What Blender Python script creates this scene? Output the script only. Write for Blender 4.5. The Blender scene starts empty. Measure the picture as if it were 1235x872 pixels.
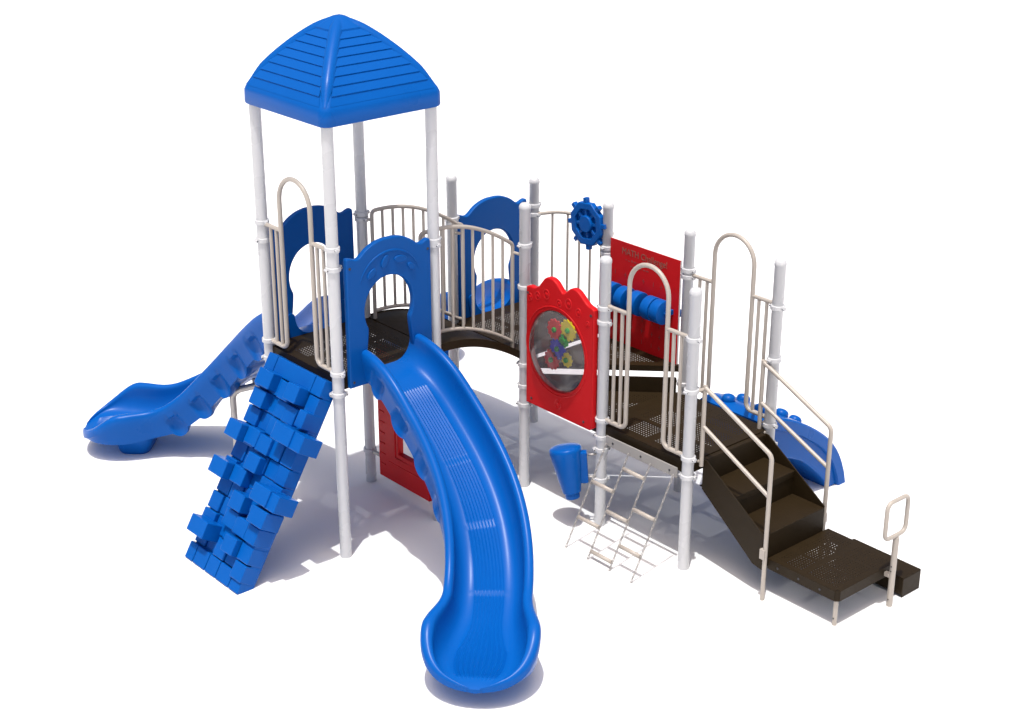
import bpy, bmesh, math, random
from mathutils import Vector, Matrix

random.seed(7)
SC = bpy.context.scene
COL = SC.collection

# ------------------------------------------------------------------ camera
cam_d = bpy.data.cameras.new("camera")
cam = bpy.data.objects.new("camera", cam_d)
COL.objects.link(cam)
CAM = Vector((9.2592, -8.1824, 6.2957))
yaw, pit = math.radians(139.0177), math.radians(-22.5880)
fw = Vector((math.cos(yaw) * math.cos(pit), math.sin(yaw) * math.cos(pit), math.sin(pit)))
rt = Vector((math.sin(yaw), -math.cos(yaw), 0))
up = rt.cross(fw)
cam.matrix_world = Matrix(((rt.x, up.x, -fw.x, CAM.x), (rt.y, up.y, -fw.y, CAM.y), (rt.z, up.z, -fw.z, CAM.z), (0, 0, 0, 1)))
cam_d.sensor_width = 36.0
cam_d.sensor_fit = 'HORIZONTAL'
cam_d.lens = 1931.21 / 1235 * 36.0
cam_d.clip_start, cam_d.clip_end = 0.1, 1000
SC.camera = cam

# ------------------------------------------------------------------ light
SUN = Vector((0.13, -0.19, 1.0)).normalized()          # towards the sun
elev = math.asin(SUN.z)
azim = math.atan2(SUN.x, SUN.y)                          # clockwise from +Y
W = bpy.data.worlds.new("World")
SC.world = W
W.use_nodes = True
wn = W.node_tree
sky = wn.nodes.new("ShaderNodeTexSky")
sky.sky_type = 'NISHITA'
sky.sun_disc = False
sky.sun_elevation = elev
sky.sun_rotation = azim
sky.air_density, sky.dust_density, sky.ozone_density = 0.8, 7.0, 0.5
bg = wn.nodes["Background"]
bg.inputs[1].default_value = 0.14
wn.links.new(sky.outputs[0], bg.inputs[0])
sun_d = bpy.data.lights.new("sun", 'SUN')
sun_d.energy = 3.1
sun_d.angle = math.radians(0.8)
sun_d.color = (1.0, 0.99, 0.965)
sun = bpy.data.objects.new("sun", sun_d)
COL.objects.link(sun)
sun.rotation_euler = (-SUN).to_track_quat('-Z', 'Y').to_euler()
SC.view_settings.view_transform = 'Standard'
SC.view_settings.look = 'None'
SC.view_settings.exposure = 0.06
SC.view_settings.gamma = 1.0

# ------------------------------------------------------------------ materials
def new_mat(name):
    m = bpy.data.materials.new(name)
    m.use_nodes = True
    return m, m.node_tree, m.node_tree.nodes["Principled BSDF"]

def mat(name, col, rough=0.4, var=0.06, scale=6.0, bump=0.0, bscale=180.0, metal=0.0, spec=0.5, coat=0.0, rvar=0.08):
    m, nt, b = new_mat(name)
    N, L = nt.nodes, nt.links
    tc = N.new("ShaderNodeTexCoord")
    nz = N.new("ShaderNodeTexNoise")
    nz.inputs["Scale"].default_value = scale
    nz.inputs["Detail"].default_value = 5
    L.new(tc.outputs["Object"], nz.inputs["Vector"])
    mix = N.new("ShaderNodeMix")
    mix.data_type = 'RGBA'
    mix.inputs[6].default_value = (*[c * (1 - var) for c in col], 1)
    mix.inputs[7].default_value = (*[min(1, c * (1 + var)) for c in col], 1)
    L.new(nz.outputs[0], mix.inputs[0])
    L.new(mix.outputs[2], b.inputs["Base Color"])
    mr = N.new("ShaderNodeMapRange")
    mr.inputs[3].default_value = rough - rvar
    mr.inputs[4].default_value = rough + rvar
    L.new(nz.outputs[0], mr.inputs[0])
    L.new(mr.outputs[0], b.inputs["Roughness"])
    b.inputs["Metallic"].default_value = metal
    b.inputs["Specular IOR Level"].default_value = spec
    b.inputs["Coat Weight"].default_value = coat
    if bump:
        n2 = N.new("ShaderNodeTexNoise")
        n2.inputs["Scale"].default_value = bscale
        n2.inputs["Detail"].default_value = 2
        L.new(tc.outputs["Object"], n2.inputs["Vector"])
        bp = N.new("ShaderNodeBump")
        bp.inputs["Strength"].default_value = bump
        bp.inputs["Distance"].default_value = 0.002
        L.new(n2.outputs[0], bp.inputs["Height"])
        L.new(bp.outputs[0], b.inputs["Normal"])
    return m

BLUE = mat("blue_moulded_plastic", (0.0012, 0.087, 0.365), 0.30, 0.05, 3.0, 0.10, 220, spec=0.14)
BLUE2 = mat("blue_sheet_plastic", (0.0012, 0.077, 0.315), 0.40, 0.05, 3.0, 0.10, 220, spec=0.14)
RED = mat("red_sheet_plastic", (0.52, 0.009, 0.012), 0.38, 0.05, 3.0, 0.08, 220, spec=0.14)
WHITE = mat("white_powder_coat", (0.555, 0.558, 0.565), 0.28, 0.02, 4.0, 0.015, 400)
BEIGE = mat("beige_powder_coat", (0.42, 0.375, 0.325), 0.38, 0.04, 6.0, 0.05, 400)
BROWN = mat("brown_vinyl_coat", (0.0200, 0.0124, 0.0048), 0.5, 0.12, 10.0, 0.25, 300, spec=0.15)
STEEL = mat("galvanised_steel", (0.42, 0.40, 0.38), 0.42, 0.10, 20.0, 0.1, 300, metal=0.6)
CHAIN = mat("chain_steel", (0.36, 0.34, 0.32), 0.45, 0.12, 20.0, 0.0, metal=0.4)
PLATE = mat("shade_grey_plate", (0.30, 0.285, 0.265), 0.45, 0.05, 8.0)  # ladder plate's beige greyed down, its shade put into the base colour
DARK = mat("dark_bolt_metal", (0.03, 0.03, 0.035), 0.45, 0.1, 20.0)
TXT = mat("engraved_lettering", (0.25, 0.085, 0.06), 0.55, 0.1, 30.0)
TXT2 = mat("worn_lettering", (0.30, 0.03, 0.03), 0.55, 0.1, 30.0)
WEDGE = mat("white_panel_core", (0.72, 0.70, 0.68), 0.5, 0.03, 8.0)
G_RED = mat("gear_red", (0.60, 0.012, 0.015), 0.4)
G_YEL = mat("gear_yellow", (0.72, 0.58, 0.01), 0.45)
G_GRN = mat("gear_green", (0.005, 0.36, 0.03), 0.45)
G_BLU = mat("gear_blue", (0.01, 0.03, 0.55), 0.45)

def ground_mat():
    m, nt, b = new_mat("white_ground")
    N, L = nt.nodes, nt.links
    tc = N.new("ShaderNodeTexCoord")
    n1 = N.new("ShaderNodeTexNoise")
    n1.inputs["Scale"].default_value = 1.3
    n1.inputs["Detail"].default_value = 8
    L.new(tc.outputs["Object"], n1.inputs["Vector"])
    mix = N.new("ShaderNodeMix")
    mix.data_type = 'RGBA'
    mix.inputs[6].default_value = (0.80, 0.80, 0.80, 1)
    mix.inputs[7].default_value = (0.84, 0.84, 0.84, 1)
    L.new(n1.outputs[0], mix.inputs[0])
    L.new(mix.outputs[2], b.inputs["Base Color"])
    b.inputs["Roughness"].default_value = 0.9
    b.inputs["Specular IOR Level"].default_value = 0.1
    return m
GROUND = ground_mat()

def bubble_mat():
    m, nt, b = new_mat("clear_bubble_plastic")
    N, L = nt.nodes, nt.links
    out = N["Material Output"]
    tr = N.new("ShaderNodeBsdfTransparent")
    tr.inputs[0].default_value = (0.87, 0.86, 0.87, 1)
    df = N.new("ShaderNodeBsdfDiffuse")
    df.inputs[0].default_value = (0.55, 0.52, 0.53, 1)
    m1 = N.new("ShaderNodeMixShader")
    m1.inputs[0].default_value = 0.085
    L.new(tr.outputs[0], m1.inputs[1])
    L.new(df.outputs[0], m1.inputs[2])
    gl = N.new("ShaderNodeBsdfGlossy")
    gl.inputs["Roughness"].default_value = 0.08
    fr = N.new("ShaderNodeFresnel")
    fr.inputs[0].default_value = 1.35
    m2 = N.new("ShaderNodeMixShader")
    L.new(fr.outputs[0], m2.inputs[0])
    L.new(m1.outputs[0], m2.inputs[1])
    L.new(gl.outputs[0], m2.inputs[2])
    L.new(m2.outputs[0], out.inputs[0])
    return m
BUBBLE = bubble_mat()

# ------------------------------------------------------------------ mesh helpers
class MB:
    """collects shapes that make up one part"""
    def __init__(self):
        self.v, self.f, self.s, self.mi = [], [], [], []

    def add(self, vs, fs, smooth=False, mi=0):
        o = len(self.v)
        self.v += [tuple(p) for p in vs]
        self.f += [tuple(i + o for i in f) for f in fs]
        self.s += [smooth] * len(fs)
        self.mi += [mi] * len(fs)

    def box(self, x0, x1, y0, y1, z0, z1, M=None, mi=0):
        vs = [Vector((x, y, z)) for z in (z0, z1) for y in (y0, y1) for x in (x0, x1)]
        if M is not None:
            vs = [M @ p for p in vs]
        self.add(vs, [(0, 2, 3, 1), (4, 5, 7, 6), (0, 1, 5, 4), (2, 6, 7, 3), (0, 4, 6, 2), (1, 3, 7, 5)], mi=mi)

    def tube(self, pts, r, n=12, closed=False, mi=0, caps=True):
        pts = [Vector(p) for p in pts]
        m = len(pts)
        tang = []
        for i in range(m):
            if closed:
                t = pts[(i + 1) % m] - pts[i - 1]
            else:
                t = pts[min(i + 1, m - 1)] - pts[max(i - 1, 0)]
            tang.append(t.normalized())
        t0 = tang[0]
        a = Vector((0, 0, 1)) if abs(t0.z) < 0.9 else Vector((1, 0, 0))
        u = (a - t0 * a.dot(t0)).normalized()
        vs = []
        rr = r if isinstance(r, (list, tuple)) else [r] * m
        for i in range(m):
            t = tang[i]
            u = (u - t * u.dot(t)).normalized()
            w = t.cross(u)
            for k in range(n):
                c, s = math.cos(2 * math.pi * k / n), math.sin(2 * math.pi * k / n)
                vs.append(pts[i] + (u * c + w * s) * rr[i])
        fs = []
        for i in range(m if closed else m - 1):
            j = (i + 1) % m
            for k in range(n):
                l = (k + 1) % n
                fs.append((i * n + k, i * n + l, j * n + l, j * n + k))
        self.add(vs, fs, True, mi)
        if caps and not closed:
            o = len(self.v) - len(vs)
            self.f.append(tuple(o + k for k in reversed(range(n))))
            self.f.append(tuple(o + (m - 1) * n + k for k in range(n)))
            self.s += [False, False]
            self.mi += [mi, mi]

    def lathe(self, prof, n=20, M=None, mi=0, smooth=True):
        """prof: (r, z) list"""
        vs = []
        for r, z in prof:
            for k in range(n):
                a = 2 * math.pi * k / n
                p = Vector((r * math.cos(a), r * math.sin(a), z))
                vs.append(M @ p if M is not None else p)
        fs = []
        for i in range(len(prof) - 1):
            for k in range(n):
                l = (k + 1) % n
                fs.append((i * n + k, i * n + l, (i + 1) * n + l, (i + 1) * n + k))
        fs.append(tuple(reversed(range(n))))
        fs.append(tuple((len(prof) - 1) * n + k for k in range(n)))
        self.add(vs, fs, smooth, mi)

    def prism(self, poly, d0, d1, fn, mi=0):
        """poly 2D, extruded between depth d0 and d1; fn(a, b, d) -> 3D"""
        n = len(poly)
        vs = [fn(a, b, d0) for a, b in poly] + [fn(a, b, d1) for a, b in poly]
        fs = [tuple(reversed(range(n))), tuple(range(n, 2 * n))]
        fs += [(i, (i + 1) % n, n + (i + 1) % n, n + i) for i in range(n)]
        self.add(vs, fs, False, mi)

    def mesh(self, me, fn, smooth=True, mi=0):
        self.add([fn(*v.co) for v in me.vertices], [tuple(p.vertices) for p in me.polygons], smooth, mi)

    def build(self, name, mats, parent=None, bevel=0.0, recalc=True, auto=35, weld=False):
        me = bpy.data.meshes.new(name)
        me.from_pydata(self.v, [], self.f)
        for p, s, k in zip(me.polygons, self.s, self.mi):
            p.use_smooth = s
            p.material_index = k
        for m in (mats if isinstance(mats, (list, tuple)) else [mats]):
            me.materials.append(m)
        bm = bmesh.new()
        bm.from_mesh(me)
        if weld:
            bmesh.ops.remove_doubles(bm, verts=bm.verts, dist=0.0004)
        if recalc:
            bmesh.ops.recalc_face_normals(bm, faces=bm.faces)
        for e in bm.edges:
            if len(e.link_faces) == 2:
                e.smooth = e.calc_face_angle(0) < math.radians(auto)
        bm.to_mesh(me)
        bm.free()
        o = bpy.data.objects.new(name, me)
        COL.objects.link(o)
        if parent is not None:
            o.parent = parent
        if bevel:
            b = o.modifiers.new("bevel", 'BEVEL')
            b.width = bevel
            b.segments = 2
            b.limit_method = 'ANGLE'
            b.angle_limit = math.radians(40)
        return o

def plate(loops, t, bev=0.006, res=3):
    """flat plate with rounded edges from 2D loops (outer first, then holes) -> mesh, thickness along z"""
    cu = bpy.data.curves.new("outline", 'CURVE')
    cu.dimensions = '2D'
    cu.fill_mode = 'BOTH'
    cu.extrude = t / 2 - bev
    cu.bevel_depth = bev
    cu.bevel_resolution = res
    cu.offset = -bev
    for lp in loops:
        sp = cu.splines.new('POLY')
        sp.points.add(len(lp) - 1)
        for p, (a, b) in zip(sp.points, lp):
            p.co = (a, b, 0, 1)
        sp.use_cyclic_u = True
    o = bpy.data.objects.new("outline", cu)
    COL.objects.link(o)
    bpy.context.view_layer.update()
    me = bpy.data.meshes.new_from_object(o.evaluated_get(bpy.context.evaluated_depsgraph_get()))
    bpy.data.objects.remove(o)
    bpy.data.curves.remove(cu)
    return me

def text_mesh(s, size, t=0.003, align='LEFT'):
    cu = bpy.data.curves.new("lettering", 'FONT')
    cu.body = s
    cu.size = size
    cu.extrude = t / 2
    cu.align_x = align
    o = bpy.data.objects.new("lettering", cu)
    COL.objects.link(o)
    bpy.context.view_layer.update()
    me = bpy.data.meshes.new_from_object(o.evaluated_get(bpy.context.evaluated_depsgraph_get()))
    bpy.data.objects.remove(o)
    bpy.data.curves.remove(cu)
    return me

def fillet(pts, r, n=6, closed=False):
    pts = [Vector(p) for p in pts]
    m = len(pts)
    rs = r if isinstance(r, (list, tuple)) else [r] * m
    out = []
    for i in range(m):
        if not closed and i in (0, m - 1):
            out.append(pts[i])
            continue
        p, a, b = pts[i], pts[i - 1], pts[(i + 1) % m]
        da, db = (a - p), (b - p)
        ua, ub = da.normalized(), db.normalized()
        ang = ua.angle(ub)
        if rs[i] <= 0 or abs(ang - math.pi) < 1e-3:
            out.append(p)
            continue
        d = min(rs[i] / math.tan(ang / 2), da.length * 0.49, db.length * 0.49)
        rad = d * math.tan(ang / 2)
        c = p + (ua + ub).normalized() * (rad / math.sin(ang / 2))
        s0, s1 = p + ua * d - c, p + ub * d - c
        tot = s0.angle(s1)
        for k in range(n + 1):
            t = k / n
            out.append(c + (s0 * math.sin((1 - t) * tot) + s1 * math.sin(t * tot)) / math.sin(tot))
    return out

def ell(cx, cy, rx, ry, n=40, a0=0, a1=360):
    full = abs(a1 - a0) >= 360
    m = n if full else n + 1
    return [(cx + rx * math.cos(math.radians(a0 + (a1 - a0) * k / n)), cy + ry * math.sin(math.radians(a0 + (a1 - a0) * k / n))) for k in range(m)]

def sstep(a, b, x):
    t = max(0.0, min(1.0, (x - a) / (b - a)))
    return t * t * (3 - 2 * t)

# ------------------------------------------------------------------ the setting
g = MB()
g.add([(-150, -150, 0), (150, -150, 0), (150, 150, 0), (-150, 150, 0)], [(0, 1, 2, 3)])
ground = g.build("ground", GROUND)
ground["kind"] = "structure"
ground["label"] = "smooth white ground under the playground structure"

# ------------------------------------------------------------------ the play structure
S = 0.94
T, B, M_, C = 1.524, 1.235, 1.150, 0.914               # deck heights
PR = 0.0455                                              # post radius
root = bpy.data.objects.new("play_structure", None)
COL.objects.link(root)
root["label"] = "blue, red and white playground set with roofed tower, slides, bridge, stairs and climbing wall"
root["category"] = "playground"

# ---- posts with clamps
def clamp_mesh():
    m = MB()
    r0, r1, h = PR + 0.001, PR + 0.012, 0.019
    m.lathe([(r0, -h), (r1 - 0.004, -h), (r1, -h + 0.005), (r1, h - 0.005), (r1 - 0.004, h), (r0, h)], 24)
    for s in (-1, 1):
        m.box(s * (PR + 0.006) - 0.013, s * (PR + 0.006) + 0.022 * (1 if s > 0 else 1), -0.012, 0.012, -0.015, 0.015)
        m.lathe([(0.009, -0.02), (0.009, 0.02)], 10, Matrix.Translation((s * (PR + 0.017), 0, 0)) @ Matrix.Rotation(math.pi / 2, 4, 'X'))
        m.lathe([(0.0055, -0.0215), (0.0055, 0.0215)], 8, Matrix.Translation((s * (PR + 0.017), 0, 0)) @ Matrix.Rotation(math.pi / 2, 4, 'X'), mi=1)
    return m
clamp0 = None
def post(x, y, h, clamps, cap=True):
    global clamp0
    m = MB()
    prof = [(PR, -0.05), (PR, 0.02), (PR, h - 0.04)]
    if cap:
        prof = [(PR, -0.05), (PR, h - 0.055), (PR + 0.003, h - 0.05), (PR + 0.003, h - 0.03), (PR * 0.93, h - 0.014), (PR * 0.72, h - 0.004), (PR * 0.35, h), (0.002, h + 0.001)]
    m.lathe(prof, 28)
    o = m.build("post", WHITE, root)
    o.location = (x, y, 0)
    for z, rot in clamps:
        if clamp0 is None:
            c = clamp0 = clamp_mesh().build("clamp", [WHITE, DARK], o, bevel=0.002)
        else:
            c = clamp0.copy()
            COL.objects.link(c)
            c.parent = o
        c.location = (0, 0, z)
        c.rotation_euler = (0, 0, math.radians(rot))
    return o
HR, HB = 3.52, 2.535
HC = 2.325
post(0, -2 * S, HR, [(2.56, 0), (2.405, 90), (1.57, 0), (1.40, 60)], False)
post(-S, -2 * S, HR, [(2.545, 0), (2.40, 90), (1.565, 0), (1.415, 60)], False)
post(0, -S, HR, [(2.425, 90), (2.395, 0), (1.41, 60), (0.30, 0), (1.30, 0)], False)
post(-S, -S, HR, [(2.42, 90), (2.375, 0), (1.41, 60), (0.30, 0), (1.30, 0)], False)
post(0, 0, HB, [(2.18, 90), (1.82, 0), (1.135, 20), (0.94, 0), (0.77, 30)])
post(-S, 0, HB + 0.03, [(2.18, 90), (2.14, 0), (1.135, 20)])
post(-S, S, HC + 0.04, [(2.11, 90), (2.03, 0), (1.135, 20)])
post(0, S, HC + 0.03, [(1.955, 90), (1.90, 0), (1.00, 20)])
post(S, 0, HC, [(1.905, 0), (1.785, 0), (0.95, 0), (0.80, 20), (0.69, 60), (0.42, 60)])
post(S, S, HC + 0.02, [(2.0, 0), (1.945, 0), (1.00, 0), (0.80, 20)])
post(2 * S, 0, HC, [(1.925, 0), (1.51, 90), (0.955, 0), (0.80, 20)])
post(2 * S, S, HC + 0.012, [(1.945, 0), (1.51, 90), (0.95, 0), (0.79, 20)])

# ---- roof
def roof():
    m = MB()
    cx, cy = -S / 2, -1.5 * S
    E = S / 2 + 0.072
    z0, z1, za = 3.475, 3.60, 4.155
    def prof(t):                                        # t 0 eave .. 1 apex : half width, height
        a = t * math.pi / 2
        r = E * (0.27 * math.cos(a) + 0.73 * (1 - t))
        z = z1 + (za - z1) * (0.68 * t + 0.32 * math.sin(a))
        if t > 0.9:
            z -= (t - 0.9) ** 2 * 2.2
        return r, z
    def corner_ring(r, z, cr, n=5):
        cr = min(cr, r * 0.8)
        ring = []
        for sx, sy, a0 in ((1, 1, 0), (-1, 1, 90), (-1, -1, 180), (1, -1, 270)):
            for k in range(n + 1):
                a = math.radians(a0 + 90 * k / n)
                ring.append(Vector((cx + sx * (r - cr) + cr * math.cos(a), cy + sy * (r - cr) + cr * math.sin(a), z)))
        return ring
    rings = []
    rings.append(corner_ring(E - 0.03, z0 + 0.02, 0.06))
    rings.append(corner_ring(E - 0.012, z0, 0.07))
    rings.append(corner_ring(E - 0.002, z0 + 0.006, 0.075))
    rings.append(corner_ring(E + 0.002, z0 + 0.02, 0.075))
    rings.append(corner_ring(E, z1 - 0.015, 0.075))
    rings.append(corner_ring(E - 0.006, z1, 0.075))
    N = 56
    for i in range(1, N + 1):
        r, z = prof(i / N)
        k_ = 0.010 * sstep(0.745, 0.765, i / N)
        rings.append(corner_ring(max(r - 0.004 + k_, 0.004), z + k_ * 0.6, 0.07))
    k = len(rings[0])
    vs = [p for rg in rings for p in rg]
    fs = []
    for i in range(len(rings) - 1):
        for j in range(k):
            l = (j + 1) % k
            fs.append((i * k + j, i * k + l, (i + 1) * k + l, (i + 1) * k + j))
    fs.append(tuple((len(rings) - 1) * k + j for j in range(k)))
    # hollow underside
    inner = [corner_ring(E - 0.03, z0 + 0.02, 0.06)] + [corner_ring(max(prof(i / 8)[0] - 0.045, 0.01), prof(i / 8)[1] - 0.05, 0.05) for i in range(0, 9)]
    m.add(vs, fs, True)
    vs2 = [p for rg in inner for p in rg]
    fs2 = []
    for i in range(len(inner) - 1):
        for j in range(k):
            l = (j + 1) % k
            fs2.append((i * k + j, (i + 1) * k + j, (i + 1) * k + l, i * k + l))
    m.add(vs2, fs2, True)
    # clapboard rows on each face, between the hip ribs
    rows = 8
    t0, t1 = 0.03, 0.757
    for q in range(4):
        R = Matrix.Translation((cx, cy, 0)) @ Matrix.Rotation(math.pi / 2 * q, 4, 'Z')
        for i in range(rows):
            st_ = 0.009 if i else 0.001
            ta = t0 + (t1 - t0) * i / rows
            tb = t0 + (t1 - t0) * (i + 1) / rows
            sub = 3
            for s in range(sub):
                u0, u1 = ta + (tb - ta) * s / sub, ta + (tb - ta) * (s + 1) / sub
                pts = []
                for u, off in ((u0, st_ * (1 - s / sub) + 0.001), (u1, st_ * (1 - (s + 1) / sub) + 0.001)):
                    r, z = prof(u)
                    w = max(r - 0.062, 0.01)
                    nz = Vector((1, 0, 1.0)).normalized()
                    d = Vector((r - 0.004, 0, z)) + nz * off
                    pts.append((Vector((d.x, -w, d.z)), Vector((d.x, w, d.z))))
                m.add([R @ pts[0][0], R @ pts[0][1], R @ pts[1][1], R @ pts[1][0]], [(0, 1, 2, 3)], False)
                if s == 0 and i:                              # the drip edge under each board
                    r, z = prof(ta)
                    b0, b1 = Vector((r - 0.006, pts[0][0].y, z - 0.004)), Vector((r - 0.006, pts[0][1].y, z - 0.004))
                    m.add([R @ b0, R @ b1, R @ pts[0][1], R @ pts[0][0]], [(0, 1, 2, 3)], False)
        # hip rib
        line = []
        rad = []
        for i in range(0, 25):
            t = 0.02 + 0.96 * i / 24
            r, z = prof(t)
            dd = 0.042 + 0.004 * sstep(0.6, 0.9, t)
            line.append(R @ Vector((max(r - dd, 0.0), max(r - dd, 0.0), z - 0.012 - 0.022 * sstep(0.72, 0.96, t))))
            rad.append(0.030 + 0.024 * sstep(0, 6, i))
        m.tube(line, rad, 14)
    o = m.build("roof", BLUE, root, recalc=True, auto=32)
    return o
roof()

# ---- perforated decks
def deck(name, x0, y0, n, top, inside, holes, label=None, px=None, ny=None, skirt_edges=(), thick=0.0014, skirt=0.075, hole_r=0.165):
    px = px or S / n
    ny = ny or n
    m = MB()
    ids = {}
    def vid(x, y, z):
        k = (round(x * 5000), round(y * 5000), round(z * 5000))
        if k not in ids:
            ids[k] = len(m.v)
            m.v.append((x, y, z))
        return ids[k]
    def face(ps):
        m.f.append(tuple(vid(*p) for p in ps))
        m.s.append(False)
        m.mi.append(0)
    zt, zb = top, top - thick
    for i in range(n):
        for j in range(ny):
            kind = inside(i, j)
            if not kind:
                continue
            xa, xb, ya, yb = x0 + i * px, x0 + (i + 1) * px, y0 + j * px, y0 + (j + 1) * px
            if kind == 'up':
                for z in (zt, zb):
                    face([(xa, ya, z), (xb, yb, z), (xa, yb, z)])
            elif kind == 'low':
                for z in (zt, zb):
                    face([(xa, ya, z), (xb, ya, z), (xb, yb, z)])
            elif holes(i, j):
                xc, yc, h = (xa + xb) / 2, (ya + yb) / 2, px * hole_r
                outer = [(xb, yc), (xb, yb), (xc, yb), (xa, yb), (xa, yc), (xa, ya), (xc, ya), (xb, ya)]
                inner = [(xc + h * math.cos(k * math.pi / 4), yc + h * math.sin(k * math.pi / 4)) for k in range(8)]
                for k in range(8):
                    l = (k + 1) % 8
                    for z in (zt, zb):
                        face([(*outer[k], z), (*outer[l], z), (*inner[l], z), (*inner[k], z)])
                    face([(*inner[k], zt), (*inner[l], zt), (*inner[l], zb), (*inner[k], zb)])
            else:
                xc, yc = (xa + xb) / 2, (ya + yb) / 2
                for z in (zt, zb):
                    face([(xa, ya, z), (xc, ya, z), (xb, ya, z), (xb, yc, z), (xb, yb, z), (xc, yb, z), (xa, yb, z), (xa, yc, z)])
    for (ax, ay), (bx, by) in skirt_edges:
        d = Vector((bx - ax, by - ay, 0))
        L = d.length
        d.normalize()
        nrm = Vector((d.y, -d.x, 0))                    # outward for counter-clockwise edges
        Mx = Matrix(((d.x, nrm.x, 0, ax), (d.y, nrm.y, 0, ay), (0, 0, 1, 0), (0, 0, 0, 1)))
        m.box(0.001, L - 0.001, -0.006, 0.002, top - skirt, top - 0.0012, Mx)
        m.box(0.03, L - 0.03, -0.030, -0.006, top - skirt, top - skirt + 0.004, Mx)
    o = m.build(name, BROWN, root)
    if label:
        o["label"] = label
    return o

def patches(bands_i, bands_j, border, n, ny=None):
    ny = ny or n
    def f(i, j):
        if i < border or j < border or i >= n - border or j >= ny - border:
            return False
        return not (any(a <= i < b for a, b in bands_i) or any(a <= j < b for a, b in bands_j))
    return f
ND = 36
full = lambda i, j: 'full'
def sq(x0, y0, e=0.024):
    a, b, c, d = (x0 - 0, y0 - 0), (x0 + S, y0), (x0 + S, y0 + S), (x0, y0 + S)
    return [(a, b), (b, c), (c, d), (d, a)]
PT = patches([(16, 19)], [(11, 13), (23, 25)], 3, ND)
deck("deck", -S, -2 * S, ND, T, full, PT, skirt_edges=sq(-S, -2 * S), skirt=0.10, hole_r=0.17, label="highest brown perforated deck under the roof")
deck("deck", -S, 0, ND, B, full, PT, skirt_edges=sq(-S, 0), skirt=0.05)
deck("deck", S + 0.001, 0, ND, C, full, PT, skirt_edges=sq(S + 0.001, 0), skirt=0.10, label="lowest square brown deck at the top of the stairs")
def tri_up(i, j):
    return 'up' if i == j else ('full' if j > i else None)
def tri_low(i, j):
    return 'low' if i == j else ('full' if j < i else None)
deck("triangle_deck", 0.001, 0.0, ND, M_, tri_up, lambda i, j: j - i > 4 and 3 <= i and j < ND - 3 and not 11 <= i < 13 and not 23 <= j < 25,
     skirt_edges=[((0, 0), (S, S)), ((S, S), (0, S)), ((0, S), (0, 0))], skirt=0.05)
td = deck("triangle_deck", 0.0, 0.0, ND, C, tri_low, lambda i, j: i - j > 4 and 3 <= j and i < ND - 3 and not 11 <= j < 13 and not 23 <= i < 25,
     skirt_edges=[((0, 0), (S, 0)), ((S, 0), (S, S)), ((S, S), (0, 0))], skirt=0.10)
rb = MB()
d45 = Matrix.Rotation(math.pi / 4, 4, 'Z')
rb.box(0.06, S * math.sqrt(2) - 0.06, -0.012, -0.004, C + 0.001, C + 0.138, d45)
rb.build("riser_board", BROWN, td)

# ---- arched bridge
def bz(y):
    u = (y + S) / S
    return T + 0.004 + 0.07 * u - 0.38 * u * u
def bridge():
    m = MB()
    n = 30
    for xa, xb, dz0, dz1 in ((-S + 0.02, -0.02, 0.0, -0.012), (-0.018, -0.010, 0.008, -0.062), (-S + 0.010, -S + 0.018, 0.008, -0.062)):
        vs, fs = [], []
        for i in range(n + 1):
            y = -S + 0.004 + (S - 0.008) * i / n
            for x, dz in ((xa, dz0), (xb, dz0), (xb, dz1), (xa, dz1)):
                vs.append((x, y, bz(y) + dz))
        for i in range(n):
            for k in range(4):
                l = (k + 1) % 4
                fs.append((i * 4 + k, i * 4 + l, (i + 1) * 4 + l, (i + 1) * 4 + k))
        fs += [(0, 1, 2, 3), tuple(n * 4 + k for k in (3, 2, 1, 0))]
        m.add(vs, fs, True)
    o = m.build("bridge", BROWN, root, auto=30)
    o["label"] = "brown arched bridge between the tower and the next deck"
    for x, y0, y1, sx in ((-0.12, -S - 0.035, -0.03, 1), (-S + 0.10, -S + 0.03, 0.035, -1)):
        r = MB()
        R_ = 0.0165
        def top(y):
            return bz(max(-S, min(0, y))) + 0.93 - 0.012 * abs(y + S / 2)
        def bot(y):
            return bz(max(-S, min(0, y))) + 0.065
        ya, yb = y0, y1
        n = 14
        path = [(x, ya, bot(ya) - 0.10)] + [(x, ya, top(ya))]
        path = [Vector((x, ya, bot(ya) - 0.11)), Vector((x, ya, top(ya)))] + [Vector((x, ya + (yb - ya) * i / n, top(ya + (yb - ya) * i / n))) for i in range(1, n)] + [Vector((x, yb, top(yb))), Vector((x, yb, bot(yb) - 0.11))]
        rs = [0] * len(path)
        rs[1] = rs[-2] = 0.05
        r.tube(fillet(path, rs), R_, 10)
        r.tube([(x, ya + (yb - ya) * i / n, bot(ya + (yb - ya) * i / n)) for i in range(n + 1)], R_ * 0.95, 10)
        for k in range(1, 9):
            y = ya + (yb - ya) * k / 9
            r.tube([(x, y, bot(y)), (x, y, top(y))], 0.0125, 8)
        ax = 0.0 if sx > 0 else -S
        for yy, y_rail in ((-S, max(ya, -S)), (0, min(yb, 0))):
            zt = top(y_rail) - 0.07
            r.tube([(x, y_rail, zt), (ax - sx * 0.05, yy, zt - 0.01)], 0.013, 8)
        for yy in (ya, yb):
            r.box(x - 0.005, x + (0.1 if sx > 0 else -0.08), yy - 0.015, yy + 0.015, bot(yy) - 0.105, bot(yy) - 0.085)
        r.build("railing", BEIGE, o, auto=40)
bridge()

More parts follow.
